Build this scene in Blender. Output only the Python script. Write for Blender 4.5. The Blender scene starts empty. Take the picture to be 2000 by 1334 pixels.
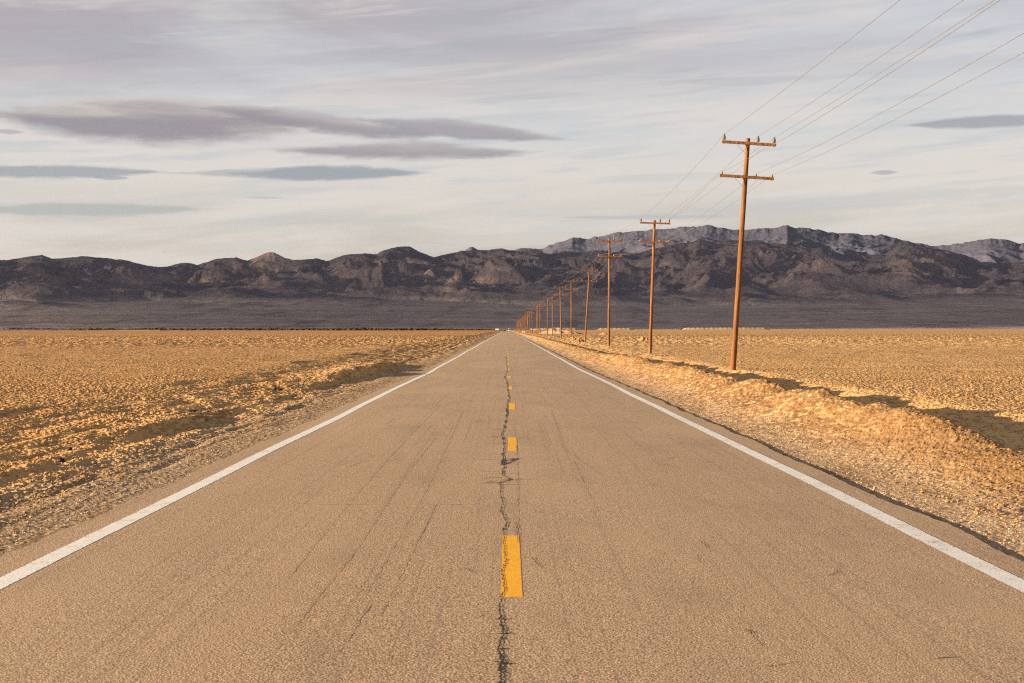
import bpy, math, random
import numpy as np
from mathutils import Vector, Matrix

# ------------------------------------------------------------------ camera
SC = bpy.context.scene
COL = SC.collection
R = math.radians
F = 2778.0                       # focal length in pixels of a 2000 px wide frame (50 mm on 36 mm)
CAM_H = 1.85
cam_d = bpy.data.cameras.new('camera'); cam = bpy.data.objects.new('camera', cam_d); COL.objects.link(cam)
cam_d.lens = 50.0; cam_d.sensor_width = 36.0; cam_d.clip_start = 0.1; cam_d.clip_end = 90000
cam_d.dof.use_dof = True; cam_d.dof.focus_distance = 26.0; cam_d.dof.aperture_fstop = 9.0
YAW, PITCH, ROLL = 10 / F, -24 / F, R(0.10)
cam.matrix_world = (Matrix.Translation((0, 0, CAM_H)) @ Matrix.Rotation(-YAW, 4, 'Z') @
                    Matrix.Rotation(math.pi / 2 + PITCH, 4, 'X') @ Matrix.Rotation(-ROLL, 4, 'Z'))
SC.camera = cam
CM = cam.matrix_world.to_3x3()

def ray(px, py):
    return (CM @ Vector(((px - 1000) / F, (667 - py) / F, -1))).normalized()

# ------------------------------------------------------------------ exposure, sun, world
EXP = 2.05
SC.view_settings.view_transform = 'Standard'; SC.view_settings.look = 'None'
SC.view_settings.exposure = EXP; SC.view_settings.gamma = 1.0
SUN_EL, SUN_AZ = R(7.2), R(-108)         # azimuth from +Y towards +X: low sun, left and behind
sdir = Vector((math.sin(SUN_AZ) * math.cos(SUN_EL), math.cos(SUN_AZ) * math.cos(SUN_EL), math.sin(SUN_EL)))
sun_d = bpy.data.lights.new('sun', 'SUN'); sun = bpy.data.objects.new('sun', sun_d); COL.objects.link(sun)
sun_d.energy = 5.0; sun_d.angle = R(0.5); sun_d.color = (1.0, 0.80, 0.55)
sun.rotation_euler = sdir.to_track_quat('Z', 'Y').to_euler()
SC.cycles.use_denoising = False; SC.cycles.filter_width = 1.15; SC.cycles.volume_bounces = 0
SC.cycles.max_bounces = 6; SC.cycles.diffuse_bounces = 3; SC.cycles.transparent_max_bounces = 8

def lin(c):
    out = []
    for v in c:
        v /= 255.0
        out.append(v / 12.92 if v <= 0.04045 else ((v + 0.055) / 1.055) ** 2.4)
    return tuple(out)

class NT:
    """small helper over a node tree"""
    def __init__(s, tree): s.t = tree; s.n = tree.nodes; s.l = tree.links
    def new(s, typ, **kw):
        nd = s.n.new(typ)
        for k, v in kw.items(): setattr(nd, k, v)
        return nd
    def put(s, sock, v):
        if v is None: return
        if isinstance(v, bpy.types.NodeSocket): s.l.new(v, sock)
        elif isinstance(v, (tuple, list)) and len(v) == 3 and sock.type == 'RGBA': sock.default_value = (*v, 1)
        else: sock.default_value = v
    def m(s, op, a, b=None, c=None, clamp=False):
        nd = s.new('ShaderNodeMath', operation=op, use_clamp=clamp)
        for i, v in enumerate((a, b, c)):
            if v is not None: s.put(nd.inputs[i], v)
        return nd.outputs[0]
    def mr(s, v, a, b, c=0.0, d=1.0, smooth=True):
        nd = s.new('ShaderNodeMapRange', interpolation_type='SMOOTHSTEP' if smooth else 'LINEAR')
        for i, q in enumerate((v, a, b, c, d)): s.put(nd.inputs[i], q)
        return nd.outputs[0]
    def mix(s, f, a, b, mode='MIX'):
        nd = s.new('ShaderNodeMix', data_type='RGBA', blend_type=mode, clamp_factor=True)
        s.put(nd.inputs[0], f); s.put(nd.inputs[6], a); s.put(nd.inputs[7], b)
        return nd.outputs[2]
    def noise(s, vec, scale, detail=4, rough=0.55, dist=0.0):
        nd = s.new('ShaderNodeTexNoise'); s.put(nd.inputs['Vector'], vec)
        nd.inputs['Scale'].default_value = scale; nd.inputs['Detail'].default_value = detail
        nd.inputs['Roughness'].default_value = rough; nd.inputs['Distortion'].default_value = dist
        return nd.outputs[0]
    def voro(s, vec, scale, feature='F1'):
        nd = s.new('ShaderNodeTexVoronoi', feature=feature); s.put(nd.inputs['Vector'], vec)
        nd.inputs['Scale'].default_value = scale
        return nd
    def vscale(s, vec, sc):
        nd = s.new('ShaderNodeMapping'); s.put(nd.inputs['Vector'], vec); nd.inputs['Scale'].default_value = sc
        return nd.outputs[0]
    def comb(s, x, y, z=0.0):
        nd = s.new('ShaderNodeCombineXYZ')
        for i, v in enumerate((x, y, z)): s.put(nd.inputs[i], v)
        return nd.outputs[0]
    def sep(s, v):
        nd = s.new('ShaderNodeSeparateXYZ'); s.put(nd.inputs[0], v); return nd.outputs
    def bump(s, h, strength, dist, normal=None):
        nd = s.new('ShaderNodeBump'); nd.inputs['Strength'].default_value = strength; nd.inputs['Distance'].default_value = dist
        s.put(nd.inputs['Height'], h)
        if normal is not None: s.put(nd.inputs['Normal'], normal)
        return nd.outputs[0]

# ---- sky: Nishita daylight with a layer of high cloud and lens-shaped clouds over it
world = bpy.data.worlds.new('World'); SC.world = world; world.use_nodes = True
W = NT(world.node_tree); W.n.clear()
wout = W.new('ShaderNodeOutputWorld'); bg = W.new('ShaderNodeBackground'); bg.inputs[1].default_value = 0.1
W.l.new(bg.outputs[0], wout.inputs[0])
sky = W.new('ShaderNodeTexSky', sky_type='NISHITA'); sky.sun_disc = False
sky.sun_elevation = SUN_EL; sky.sun_rotation = SUN_AZ; sky.altitude = 600; sky.dust_density = 1.5
tc = W.new('ShaderNodeTexCoord'); dx, dy, dz = W.sep(tc.outputs['Generated'])
az = W.m('ARCTAN2', dx, dy); el = W.m('ARCSINE', dz)
P = W.comb(az, el, 0.0)
K = 10.0 / 2 ** EXP

def angles(px, py):
    d = ray(px, py); return math.atan2(d.x, d.y), math.asin(d.z)

ramp = W.new('ShaderNodeValToRGB'); W.put(ramp.inputs[0], W.m('MULTIPLY', el, 4.0))
stops = [(0.0, (202, 189, 176)), (0.2, (198, 187, 177)), (0.30, (203, 196, 189)), (0.42, (222, 213, 206)),
         (0.56, (213, 211, 211)), (0.72, (208, 208, 212)), (0.9, (204, 204, 210))]
e0 = ramp.color_ramp.elements; e0[0].position = 0.0; e0[0].color = (*lin(stops[0][1]), 1)
e0[1].position = stops[1][0]; e0[1].color = (*lin(stops[1][1]), 1)
for p_, c_ in stops[2:]:
    e = e0.new(p_); e.color = (*lin(c_), 1)
skycol = ramp.outputs[0]
Pt = W.comb(W.m('ADD', az, 0.0), W.m('SUBTRACT', el, W.m('MULTIPLY', az, 0.06)), 0.0)
n1 = W.noise(W.vscale(Pt, (3.0, 26.0, 1)), 1.6, 6, 0.55, 0.4)
n2 = W.noise(W.vscale(Pt, (7.0, 90.0, 1)), 1.3, 5, 0.6, 0.3)
n3 = W.noise(W.vscale(P, (2.0, 14.0, 1)), 1.1, 5, 0.55, 0.6)
# warm-white and blue-white veils
skycol = W.mix(W.m('MULTIPLY', W.mr(n1, 0.42, 0.62), 0.75), skycol, lin((226, 216, 210)))
skycol = W.mix(W.m('MULTIPLY', W.mr(n2, 0.48, 0.66), W.mr(el, 0.04, 0.12, 0.2, 0.6)), skycol, lin((192, 197, 202)))
# mauve grey overcast towards the top, heavier on the left
topf = W.m('MULTIPLY', W.mr(el, 0.125, 0.20), W.mr(az, 0.22, -0.25, 0.35, 1.0))
skycol = W.mix(W.m('MULTIPLY', topf, W.mr(n3, 0.36, 0.58)), skycol, lin((178, 169, 174)))
dark2 = W.m('MULTIPLY', W.mr(el, 0.165, 0.20), W.m('MULTIPLY', W.mr(W.noise(W.vscale(Pt, (3.5, 40, 1)), 1.2, 5, 0.5, 0.5), 0.42, 0.62), 0.8))
skycol = W.mix(W.m('MULTIPLY', dark2, W.mr(az, 0.30, 0.05, 0.1, 0.8)), skycol, lin((176, 173, 181)))

wisp = W.noise(W.vscale(W.comb(az, W.m('SUBTRACT', el, W.m('MULTIPLY', az, 0.10)), 3.0), (4.5, 60, 1)), 1.0, 7, 0.62, 0.8)
skycol = W.mix(W.m('MULTIPLY', W.mr(wisp, 0.52, 0.66), W.mr(el, 0.13, 0.19, 0.1, 0.5)), skycol, lin((222, 212, 208)))
skycol = W.mix(W.m('MULTIPLY', W.mr(wisp, 0.46, 0.34), W.mr(el, 0.13, 0.19, 0.05, 0.35)), skycol, lin((164, 160, 170)))
warp = W.noise(W.vscale(P, (9.0, 60.0, 1)), 1.0, 6, 0.62, 0.2)
warp2 = W.noise(W.vscale(P, (40.0, 160.0, 1)), 1.0, 4, 0.6, 0.0)
def lens(skycol, cx, cy, rx, ry, tilt, col, op, soft=0.45, wv=0.5, top=None):
    a0, e0_ = angles(cx, cy); rx_, ry_ = rx / F, ry / F
    da = W.m('SUBTRACT', az, a0); de = W.m('SUBTRACT', el, e0_)
    ct, st = math.cos(tilt), math.sin(tilt)
    u = W.m('DIVIDE', W.m('ADD', W.m('MULTIPLY', da, ct), W.m('MULTIPLY', de, st)), rx_)
    v = W.m('DIVIDE', W.m('SUBTRACT', W.m('MULTIPLY', de, ct), W.m('MULTIPLY', da, st)), ry_)
    r2 = W.m('ADD', W.m('MULTIPLY', u, u), W.m('MULTIPLY', W.m('ABSOLUTE', v), 1.0))
    r2 = W.m('ADD', r2, W.m('MULTIPLY', W.m('SUBTRACT', warp, 0.5), wv * 2.2))
    r2 = W.m('ADD', r2, W.m('MULTIPLY', W.m('SUBTRACT', warp2, 0.5), wv * 1.6))
    f = W.m('MULTIPLY', W.mr(r2, 1.0, 1.0 - soft), op)
    c = col if top is None else W.mix(W.mr(W.m('ADD', v, W.m('MULTIPLY', W.m('SUBTRACT', warp, 0.5), 1.8)), -0.25, 0.7), lin(col), lin(top))
    return W.mix(f, skycol, lin(col) if top is None else c)
MA, BL = (150, 139, 149), (154, 158, 168)
for a in [
    (290, 240, 345, 52, -0.02, MA, 0.95, 0.6, 0.30, (208, 194, 184)),
    (400, 224, 250, 40, -0.06, MA, 0.8, 0.7, 0.30, (204, 191, 182)),
    (630, 240, 260, 25, -0.10, MA, 0.85, 0.6, 0.55, (186, 176, 178)),
    (910, 255, 235, 21, -0.09, (160, 152, 160), 0.9, 0.5, 0.4, (184, 176, 178)),
    (800, 296, 290, 23, 0.0, (154, 145, 153), 0.9, 0.65, 0.55, (184, 176, 178)),
    (560, 338, 250, 13, 0.02, (176, 177, 180), 0.8, 0.5, 0.5, None),
    (650, 338, 220, 17, 0.02, BL, 0.9, 0.5, 0.5, None),
    (100, 336, 230, 15, 0.03, BL, 0.85, 0.45, 0.45, None),
    (150, 409, 280, 15, 0.02, (172, 176, 178), 0.75, 0.5, 0.6, None),
    (1940, 238, 175, 15, 0.0, (164, 162, 171), 0.95, 0.5, 0.35, None),
    (1727, 337, 30, 6, 0.0, (170, 170, 177), 0.8, 0.5, 0.4, None),
    (1270, 424, 210, 6, 0.0, (180, 180, 184), 0.6, 0.6, 0.5, None),
    (215, 347, 40, 5, 0.0, BL, 0.7, 0.5, 0.4, None),
    (15, 257, 35, 6, 0.0, (176, 166, 172), 0.7, 0.5, 0.4, None),
    (520, 386, 50, 3, 0.0, (182, 180, 184), 0.6, 0.5, 0.4, None),
    (1640, 395, 420, 26, 0.05, (192, 190, 192), 0.5, 0.8, 0.6, None)]:
    skycol = lens(skycol, *a)
# the cloud veil thins towards the zenith, glows towards the sun
veil = W.mr(el, 0.27, 0.95, 1.0, 0.34)
sdot = W.m('ADD', W.m('MULTIPLY', dx, math.sin(SUN_AZ)), W.m('MULTIPLY', dy, math.cos(SUN_AZ)))
glow = W.mr(sdot, 0.0, 1.0, 1.0, 1.5)
lay = W.new('ShaderNodeVectorMath', operation='SCALE'); W.put(lay.inputs[0], skycol)
W.put(lay.inputs['Scale'], W.m('MULTIPLY', W.m('MULTIPLY', veil, glow), K))
W.put(bg.inputs[0], W.mix(W.mr(el, 0.3, 0.9, 0.95, 0.6), sky.outputs[0], lay.outputs[0]))

# ------------------------------------------------------------------ helpers
def tag(o, label=None, cat=None, group=None, kind=None):
    for k, v in (('label', label), ('category', cat), ('group', group), ('kind', kind)):
        if v: o[k] = v
    return o

def link(name, me, mat=None, parent=None, smooth=False):
    o = bpy.data.objects.new(name, me); COL.objects.link(o)
    if mat: me.materials.append(mat)
    if parent: o.parent = parent
    me.polygons.foreach_set('use_smooth', np.full(len(me.polygons), bool(smooth)))
    return o

def mesh_np(name, verts, quads, mat=None, parent=None, smooth=True, attrs=None, tri=False):
    me = bpy.data.meshes.new(name); n = 3 if tri else 4
    verts = np.asarray(verts, np.float32).reshape(-1, 3); quads = np.asarray(quads, np.int32).reshape(-1, n)
    me.vertices.add(len(verts)); me.vertices.foreach_set('co', verts.ravel())
    me.loops.add(quads.size); me.loops.foreach_set('vertex_index', quads.ravel())
    me.polygons.add(len(quads)); me.polygons.foreach_set('loop_start', np.arange(0, quads.size, n, dtype=np.int32))
    me.update(calc_edges=True)
    if attrs:
        for k, v in attrs.items():
            a = me.attributes.new(k, 'FLOAT', 'POINT'); a.data.foreach_set('value', np.asarray(v, np.float32).ravel())
    return link(name, me, mat, parent, smooth)

def grid_quads(nr, nc):
    i = np.arange(nr * nc).reshape(nr, nc)
    return np.stack([i[:-1, :-1], i[:-1, 1:], i[1:, 1:], i[1:, :-1]], -1).reshape(-1, 4)

class MB:
    def __init__(s): s.v = []; s.f = []
    def box(s, c, d, rot=None):
        b = len(s.v)
        for sx in (-.5, .5):
            for sy in (-.5, .5):
                for sz in (-.5, .5):
                    p = Vector((sx * d[0], sy * d[1], sz * d[2]))
                    if rot: p = rot @ p
                    s.v.append(tuple(p + Vector(c)))
        s.f += [tuple(b + i for i in q) for q in ((0, 1, 3, 2), (4, 6, 7, 5), (0, 4, 5, 1), (2, 3, 7, 6), (0, 2, 6, 4), (1, 5, 7, 3))]
    def bar(s, p, q, w, t):
        p, q = Vector(p), Vector(q); d = q - p
        s.box((p + q) / 2, (w, t, d.length), d.to_track_quat('Z', 'Y').to_matrix())
    def lathe(s, prof, c=(0, 0, 0), n=16, wob=None, axis=None, cap=True):
        b = len(s.v)
        for j, (r, z) in enumerate(prof):
            for i in range(n):
                a = 2 * math.pi * i / n; rr = r * (1 + (wob(a, z) if wob else 0))
                p = Vector((rr * math.cos(a), rr * math.sin(a), z))
                if axis: p = axis @ p
                s.v.append(tuple(p + Vector(c)))
        for j in range(len(prof) - 1):
            for i in range(n):
                k = (i + 1) % n
                s.f.append((b + j * n + i, b + j * n + k, b + (j + 1) * n + k, b + (j + 1) * n + i))
        if cap:
            s.f.append(tuple(b + i for i in reversed(range(n)))); t = b + (len(prof) - 1) * n
            s.f.append(tuple(t + i for i in range(n)))
    def tube(s, pts, r, n=5):
        b = len(s.v); pts = [Vector(p) for p in pts]
        for i, p in enumerate(pts):
            d = (pts[min(i + 1, len(pts) - 1)] - pts[max(i - 1, 0)]).normalized()
            a = d.cross(Vector((0, 0, 1))).normalized(); c = d.cross(a)
            for k in range(n):
                t = 2 * math.pi * k / n; s.v.append(tuple(p + (a * math.cos(t) + c * math.sin(t)) * r))
        for i in range(len(pts) - 1):
            for k in range(n):
                m = (k + 1) % n
                s.f.append((b + i * n + k, b + i * n + m, b + (i + 1) * n + m, b + (i + 1) * n + k))
    def build(s, name, mat, parent=None, smooth=False, bevel=0):
        me = bpy.data.meshes.new(name); me.from_pydata(s.v, [], s.f); me.update()
        o = link(name, me, mat, parent, smooth)
        if bevel:
            m = o.modifiers.new('bevel', 'BEVEL'); m.width = bevel; m.segments = 2; m.limit_method = 'ANGLE'
        return o

_rng = np.random.RandomState(7)
_ang = _rng.rand(4096).astype(np.float32) * 2 * np.pi
_gx, _gy = np.cos(_ang), np.sin(_ang)
def pn(x, y, seed=0):
    """2-D gradient noise, about -0.7..0.7"""
    x = np.asarray(x, np.float64); y = np.asarray(y, np.float64)
    xi = np.floor(x); yi = np.floor(y); fx = (x - xi).astype(np.float32); fy = (y - yi).astype(np.float32)
    xi = xi.astype(np.int64); yi = yi.astype(np.int64)
    def g(ix, iy, ax, ay):
        h = (ix * 374761393 + iy * 668265263 + seed * 974711) & 0x7fffffff
        h = ((h ^ (h >> 13)) * 1274126177) & 0x7fffffff
        h = (h ^ (h >> 16)) & 4095
        return _gx[h] * ax + _gy[h] * ay
    u = fx * fx * fx * (fx * (fx * 6 - 15) + 10); v = fy * fy * fy * (fy * (fy * 6 - 15) + 10)
    a = g(xi, yi, fx, fy); b = g(xi + 1, yi, fx - 1, fy); c = g(xi, yi + 1, fx, fy - 1); d = g(xi + 1, yi + 1, fx - 1, fy - 1)
    return (a + (b - a) * u) * (1 - v) + (c + (d - c) * u) * v
def fbm(x, y, oct_=4, seed=0, gain=0.5, lac=2.03):
    s = 0; a = 1.0
    for i in range(oct_):
        s = s + a * pn(x * lac ** i, y * lac ** i, seed + i * 17); a *= gain
    return s
def ridged(x, y, oct_=5, seed=0, gain=0.5, lac=2.07):
    s = 0; a = 1.0; w = 1.0; tot = 0
    for i in range(oct_):
        n = 1 - np.abs(pn(x * lac ** i, y * lac ** i, seed + i * 13)) * 1.9
        n = np.clip(n, 0, 1) ** 1.6 * w; w = np.clip(n * 1.5, 0.15, 1)
        s = s + a * n; tot += a; a *= gain
    return s / tot
def ss(x, a, b):
    t = np.clip((np.asarray(x, np.float64) - a) / (b - a), 0, 1); return t * t * (3 - 2 * t)

# ------------------------------------------------------------------ materials
def mat(name):
    m = bpy.data.materials.new(name); m.use_nodes = True; t = NT(m.node_tree)
    b = t.n['Principled BSDF']; b.inputs['Roughness'].default_value = 0.9
    b.inputs['Specular IOR Level'].default_value = 0.25
    return m, t, b
def coords(t):
    g = t.new('ShaderNodeNewGeometry'); return g.outputs['Position']

# pavement: sun-bleached chip seal
def asphalt_color(t, p):
    x, y, z = t.sep(p)
    a = t.noise(p, 95, 3, 0.7); v = t.voro(p, 62); a2 = t.noise(p, 34, 4, 0.7)
    c = t.mix(t.mr(a, 0.38, 0.60), (0.155, 0.095, 0.052), (0.72, 0.475, 0.275))
    c = t.mix(t.m('MULTIPLY', t.mr(v.outputs['Distance'], 0.45, 0.85), 0.55), c, (0.10, 0.066, 0.045))
    c = t.mix(t.m('MULTIPLY', t.mr(a2, 0.55, 0.75), 0.55), c, (0.58, 0.41, 0.26))
    c = t.mix(t.m('MULTIPLY', t.mr(a2, 0.44, 0.30), 0.6), c, (0.14, 0.095, 0.064))
    big = t.noise(t.vscale(p, (1.3, 0.35, 1)), 0.9, 5, 0.6)
    c = t.mix(t.m('MULTIPLY', t.mr(big, 0.50, 0.68), 0.34), c, (0.25, 0.17, 0.10))
    pat = t.noise(t.vscale(p, (0.5, 0.12, 1)), 0.7, 3, 0.5)
    c = t.mix(t.m('MULTIPLY', t.mr(pat, 0.45, 0.65), 0.25), c, (0.50, 0.34, 0.205))
    # polished wheel tracks and scraped lines along the lane
    st = t.noise(t.vscale(p, (14, 0.06, 1)), 1.0, 3, 0.6)
    c = t.mix(t.m('MULTIPLY', t.mr(st, 0.54, 0.66), 0.18), c, (0.12, 0.085, 0.06))
    return c, a, v, a2
m_road, t, b = mat('asphalt'); p = coords(t)
c, a, v, a2 = asphalt_color(t, p); t.put(b.inputs['Base Color'], c)
h = t.m('ADD', t.m('MULTIPLY', a, 0.5), t.m('ADD', t.m('MULTIPLY', v.outputs['Distance'], -0.5), t.m('MULTIPLY', a2, 0.8)))
t.put(b.inputs['Normal'], t.bump(h, 0.55, 0.006)); b.inputs['Roughness'].default_value = 0.85

def paint(name, col, wear):
    m, t, b = mat(name); p = coords(t); ac, a, v, a2 = asphalt_color(t, p)
    n = t.noise(p, 42, 5, 0.75); w = t.noise(p, 3.0, 4, 0.6)
    dirt = t.mix(t.mr(t.noise(p, 9, 4, 0.6), 0.3, 0.8), tuple(q * 0.86 for q in col), col)
    f = t.mr(t.m('ADD', n, t.m('MULTIPLY', t.m('SUBTRACT', w, 0.5), 0.6)), wear, wear + 0.07)
    t.put(b.inputs['Base Color'], t.mix(f, dirt, ac))
    t.put(b.inputs['Normal'], t.bump(t.m('ADD', a2, t.m('MULTIPLY', a, 0.5)), 0.4, 0.004)); b.inputs['Roughness'].default_value = 0.7
    return m
m_white = paint('white_road_paint', (0.80, 0.75, 0.70), 0.59)
m_yellow = paint('yellow_road_paint', (0.90, 0.42, 0.008), 0.66)

m_crack, t, b = mat('crack_tar'); p = coords(t)
t.put(b.inputs['Base Color'], t.mix(t.mr(t.noise(p, 60, 4, 0.7), 0.45, 0.65), (0.018, 0.014, 0.012), (0.10, 0.075, 0.055)))
m_faint, t, b = mat('faint_scrape'); p = coords(t); ac = asphalt_color(t, p)[0]
t.put(b.inputs['Base Color'], t.mix(0.20, ac, (0.06, 0.045, 0.035)))

# sand and gravel ground
m_ground, t, b = mat('desert_ground'); p = coords(t); x, y, z = t.sep(p)
ax = t.m('ABSOLUTE', x)
fine = t.noise(p, 30, 5, 0.7); mid = t.noise(p, 5.0, 6, 0.65); low = t.noise(t.vscale(p, (1, 0.5, 1)), 0.35, 5, 0.6)
big = t.noise(t.vscale(p, (0.12, 0.03, 1)), 0.5, 4, 0.6)
c = t.mix(t.mr(low, 0.35, 0.65), (0.61, 0.34, 0.128), (0.70, 0.42, 0.185))
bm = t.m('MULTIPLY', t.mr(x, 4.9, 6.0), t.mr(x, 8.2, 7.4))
c = t.mix(t.mr(x, 3.0, -12.0, 0.0, 0.45), c, (0.42, 0.205, 0.06))
c = t.mix(t.m('MULTIPLY', t.mr(mid, 0.50, 0.64), 0.6), c, (0.24, 0.115, 0.042))
c = t.mix(t.m('MULTIPLY', t.mr(fine, 0.56, 0.70), 0.40), c, (0.58, 0.36, 0.18))
c = t.mix(t.m('MULTIPLY', t.mr(fine, 0.47, 0.34), 0.65), c, (0.16, 0.075, 0.03))
# gravel shoulder: greyer, with pale and dark stones
sh = t.m('MULTIPLY', t.mr(t.m('ADD', ax, t.m('MULTIPLY', low, 3.0)), 8.2, 6.6), 0.85)
vg = t.voro(p, 45); vs = t.sep(vg.outputs['Color'])[0]
gc = t.mix(vs, (0.15, 0.10, 0.06), (0.46, 0.32, 0.20)); gc = t.mix(t.mr(vs, 0.93, 0.98), gc, (0.75, 0.66, 0.56))
c = t.mix(sh, c, gc)
c = t.mix(t.m('MULTIPLY', t.mr(big, 0.50, 0.64), 0.35), c, (0.46, 0.22, 0.085))
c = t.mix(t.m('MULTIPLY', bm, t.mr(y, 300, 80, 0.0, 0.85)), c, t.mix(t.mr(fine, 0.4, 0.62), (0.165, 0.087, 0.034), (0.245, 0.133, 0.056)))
rut = t.noise(t.vscale(p, (1.6, 0.35, 1)), 1.0, 6, 0.7, 0.4)
c = t.mix(t.m('MULTIPLY', t.m('MULTIPLY', t.mr(rut, 0.51, 0.60), t.mr(ax, 9.5, 7.0)), t.mr(y, 220, 90, 0.0, 0.6)), c, (0.20, 0.115, 0.06))
# clod shade painted as dark specks among pale ones, sized to show far away
for sc_, ys_, ya_, yb_, am in ((7.0, .35, 12, 35, .62), (3.2, .22, 55, 110, .62), (1.5, .10, 130, 260, .5), (.7, .05, 320, 600, .2)):
    vd = t.noise(t.vscale(p, (1.0, ys_, 1)), sc_, 3, 0.7)
    c = t.mix(t.m('MULTIPLY', t.mr(vd, 0.52, 0.60), t.m('MULTIPLY', t.mr(y, ya_, yb_, 0.0, am), t.mr(y, yb_ * 5.0, yb_ * 9.0, 1.0, 0.0))), c, (0.13, 0.062, 0.025))
    c = t.mix(t.m('MULTIPLY', t.mr(vd, 0.46, 0.40), t.m('MULTIPLY', t.mr(y, ya_, yb_, 0.0, am), t.mr(y, yb_ * 5.0, yb_ * 9.0, 1.0, 0.0))), c, (0.66, 0.41, 0.20))
c = t.mix(t.m('MULTIPLY', t.mr(y, 250, 1100, 0, 1), t.mr(x, 100, -60, 0.25, 0.8)), c, (0.44, 0.19, 0.05))
c = t.mix(t.mr(y, 2450, 2620), c, (0.36, 0.27, 0.20))
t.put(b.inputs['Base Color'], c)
hb = t.m('ADD', t.m('MULTIPLY', mid, 1.0), t.m('MULTIPLY', fine, 0.35))
nb = t.bump(hb, 0.8, 0.05)
hf = t.noise(t.vscale(p, (1.0, 0.6, 1)), 1.6, 4, 0.7)
nb = t.bump(t.m('MULTIPLY', hf, t.mr(y, 40, 160)), 0.8, 0.18, nb)
t.put(b.inputs['Normal'], nb); b.inputs['Roughness'].default_value = 1.0; b.inputs['Specular IOR Level'].default_value = 0.05

def rocky(name, c1, c2, c3, c4, sc):
    m, t, b = mat(name); p = coords(t)
    at = t.new('ShaderNodeAttribute', attribute_name='tan').outputs['Fac']
    fn = t.new('ShaderNodeAttribute', attribute_name='fan').outputs['Fac']
    n = t.noise(p, 0.0016 * sc, 7, 0.62, 0.5); n2 = t.noise(p, 0.0065 * sc, 6, 0.65, 0.3); n3 = t.noise(p, 0.03 * sc, 5, 0.7)
    c = t.mix(t.mr(n, 0.38, 0.62), c1, c2)
    c = t.mix(t.m('MULTIPLY', t.mr(n2, 0.50, 0.66), 0.75), c, c3)
    c = t.mix(t.m('MULTIPLY', t.mr(t.noise(p, 0.0028 * sc, 4, 0.6, 1.0), 0.62, 0.68), 0.55), c, c4)
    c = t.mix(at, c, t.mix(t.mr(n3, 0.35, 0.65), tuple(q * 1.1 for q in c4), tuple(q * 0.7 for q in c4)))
    # alluvial fan with dark scrub dots and paler washes
    sx = t.noise(t.vscale(p, (1, 0.12, 1)), 0.010, 6, 0.75); wash = t.noise(t.vscale(p, (0.25, 1.0, 1)), 0.0045, 5, 0.6, 0.4)
    fc = t.mix(t.mr(wash, 0.35, 0.65), (0.31, 0.25, 0.245), (0.42, 0.335, 0.31))
    fc = t.mix(t.m('MULTIPLY', t.mr(sx, 0.52, 0.62), 0.55), fc, (0.13, 0.11, 0.11))
    fc = t.mix(t.m('MULTIPLY', t.mr(t.noise(t.vscale(p, (0.06, 1.0, 1)), 0.006, 4, 0.6), 0.60, 0.66), 0.45), fc, (0.46, 0.38, 0.33))
    c = t.mix(fn, c, fc)
    c = t.mix(t.m('MULTIPLY', t.mr(n3, 0.35, 0.65), 0.35), c, tuple(q * 0.45 for q in c1))
    t.put(b.inputs['Base Color'], c)
    hh = t.m('ADD', t.noise(p, 0.010 * sc, 8, 0.68, 0.3), t.m('MULTIPLY', n3, 0.25))
    t.put(b.inputs['Normal'], t.bump(hh, 0.9 if sc > .9 else 0.15, 55.0 / sc)); b.inputs['Roughness'].default_value = 1.0
    b.inputs['Specular IOR Level'].default_value = 0.0
    return m
m_front = rocky('dark_desert_rock', (0.16, 0.142, 0.166), (0.215, 0.172, 0.186), (0.33, 0.245, 0.235), (0.55, 0.39, 0.33), 1.0)
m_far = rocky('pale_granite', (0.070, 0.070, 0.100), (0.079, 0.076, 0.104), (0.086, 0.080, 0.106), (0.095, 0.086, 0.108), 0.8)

m_wood, t, b = mat('weathered_pole_wood')
tcn = t.new('ShaderNodeTexCoord').outputs['Object']; oi = t.new('ShaderNodeObjectInfo').outputs['Random']
off = t.new('ShaderNodeVectorMath', operation='ADD'); t.put(off.inputs[0], tcn); t.put(off.inputs[1], t.comb(oi, t.m('MULTIPLY', oi, 7.0), t.m('MULTIPLY', oi, 13.0)))
po = off.outputs[0]
g1 = t.noise(t.vscale(po, (15, 15, 0.55)), 1.0, 6, 0.65, 0.3); g2 = t.noise(t.vscale(po, (60, 60, 2.0)), 1.0, 4, 0.7); g3 = t.noise(t.vscale(po, (4, 4, 0.35)), 1.0, 4, 0.6)
c = t.mix(t.mr(g3, 0.35, 0.65), (0.105, 0.041, 0.010), (0.20, 0.090, 0.023))
c = t.mix(t.m('MULTIPLY', t.mr(g1, 0.48, 0.60), 0.85), c, (0.050, 0.018, 0.006))
c = t.mix(t.m('MULTIPLY', t.mr(g2, 0.55, 0.72), 0.5), c, (0.46, 0.22, 0.06))
c = t.mix(t.mr(oi, 0.0, 1.0, 0.0, 0.45), c, (0.14, 0.045, 0.014))
t.put(b.inputs['Base Color'], c)
t.put(b.inputs['Normal'], t.bump(g1, 0.6, 0.02)); b.inputs['Roughness'].default_value = 0.8

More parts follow.
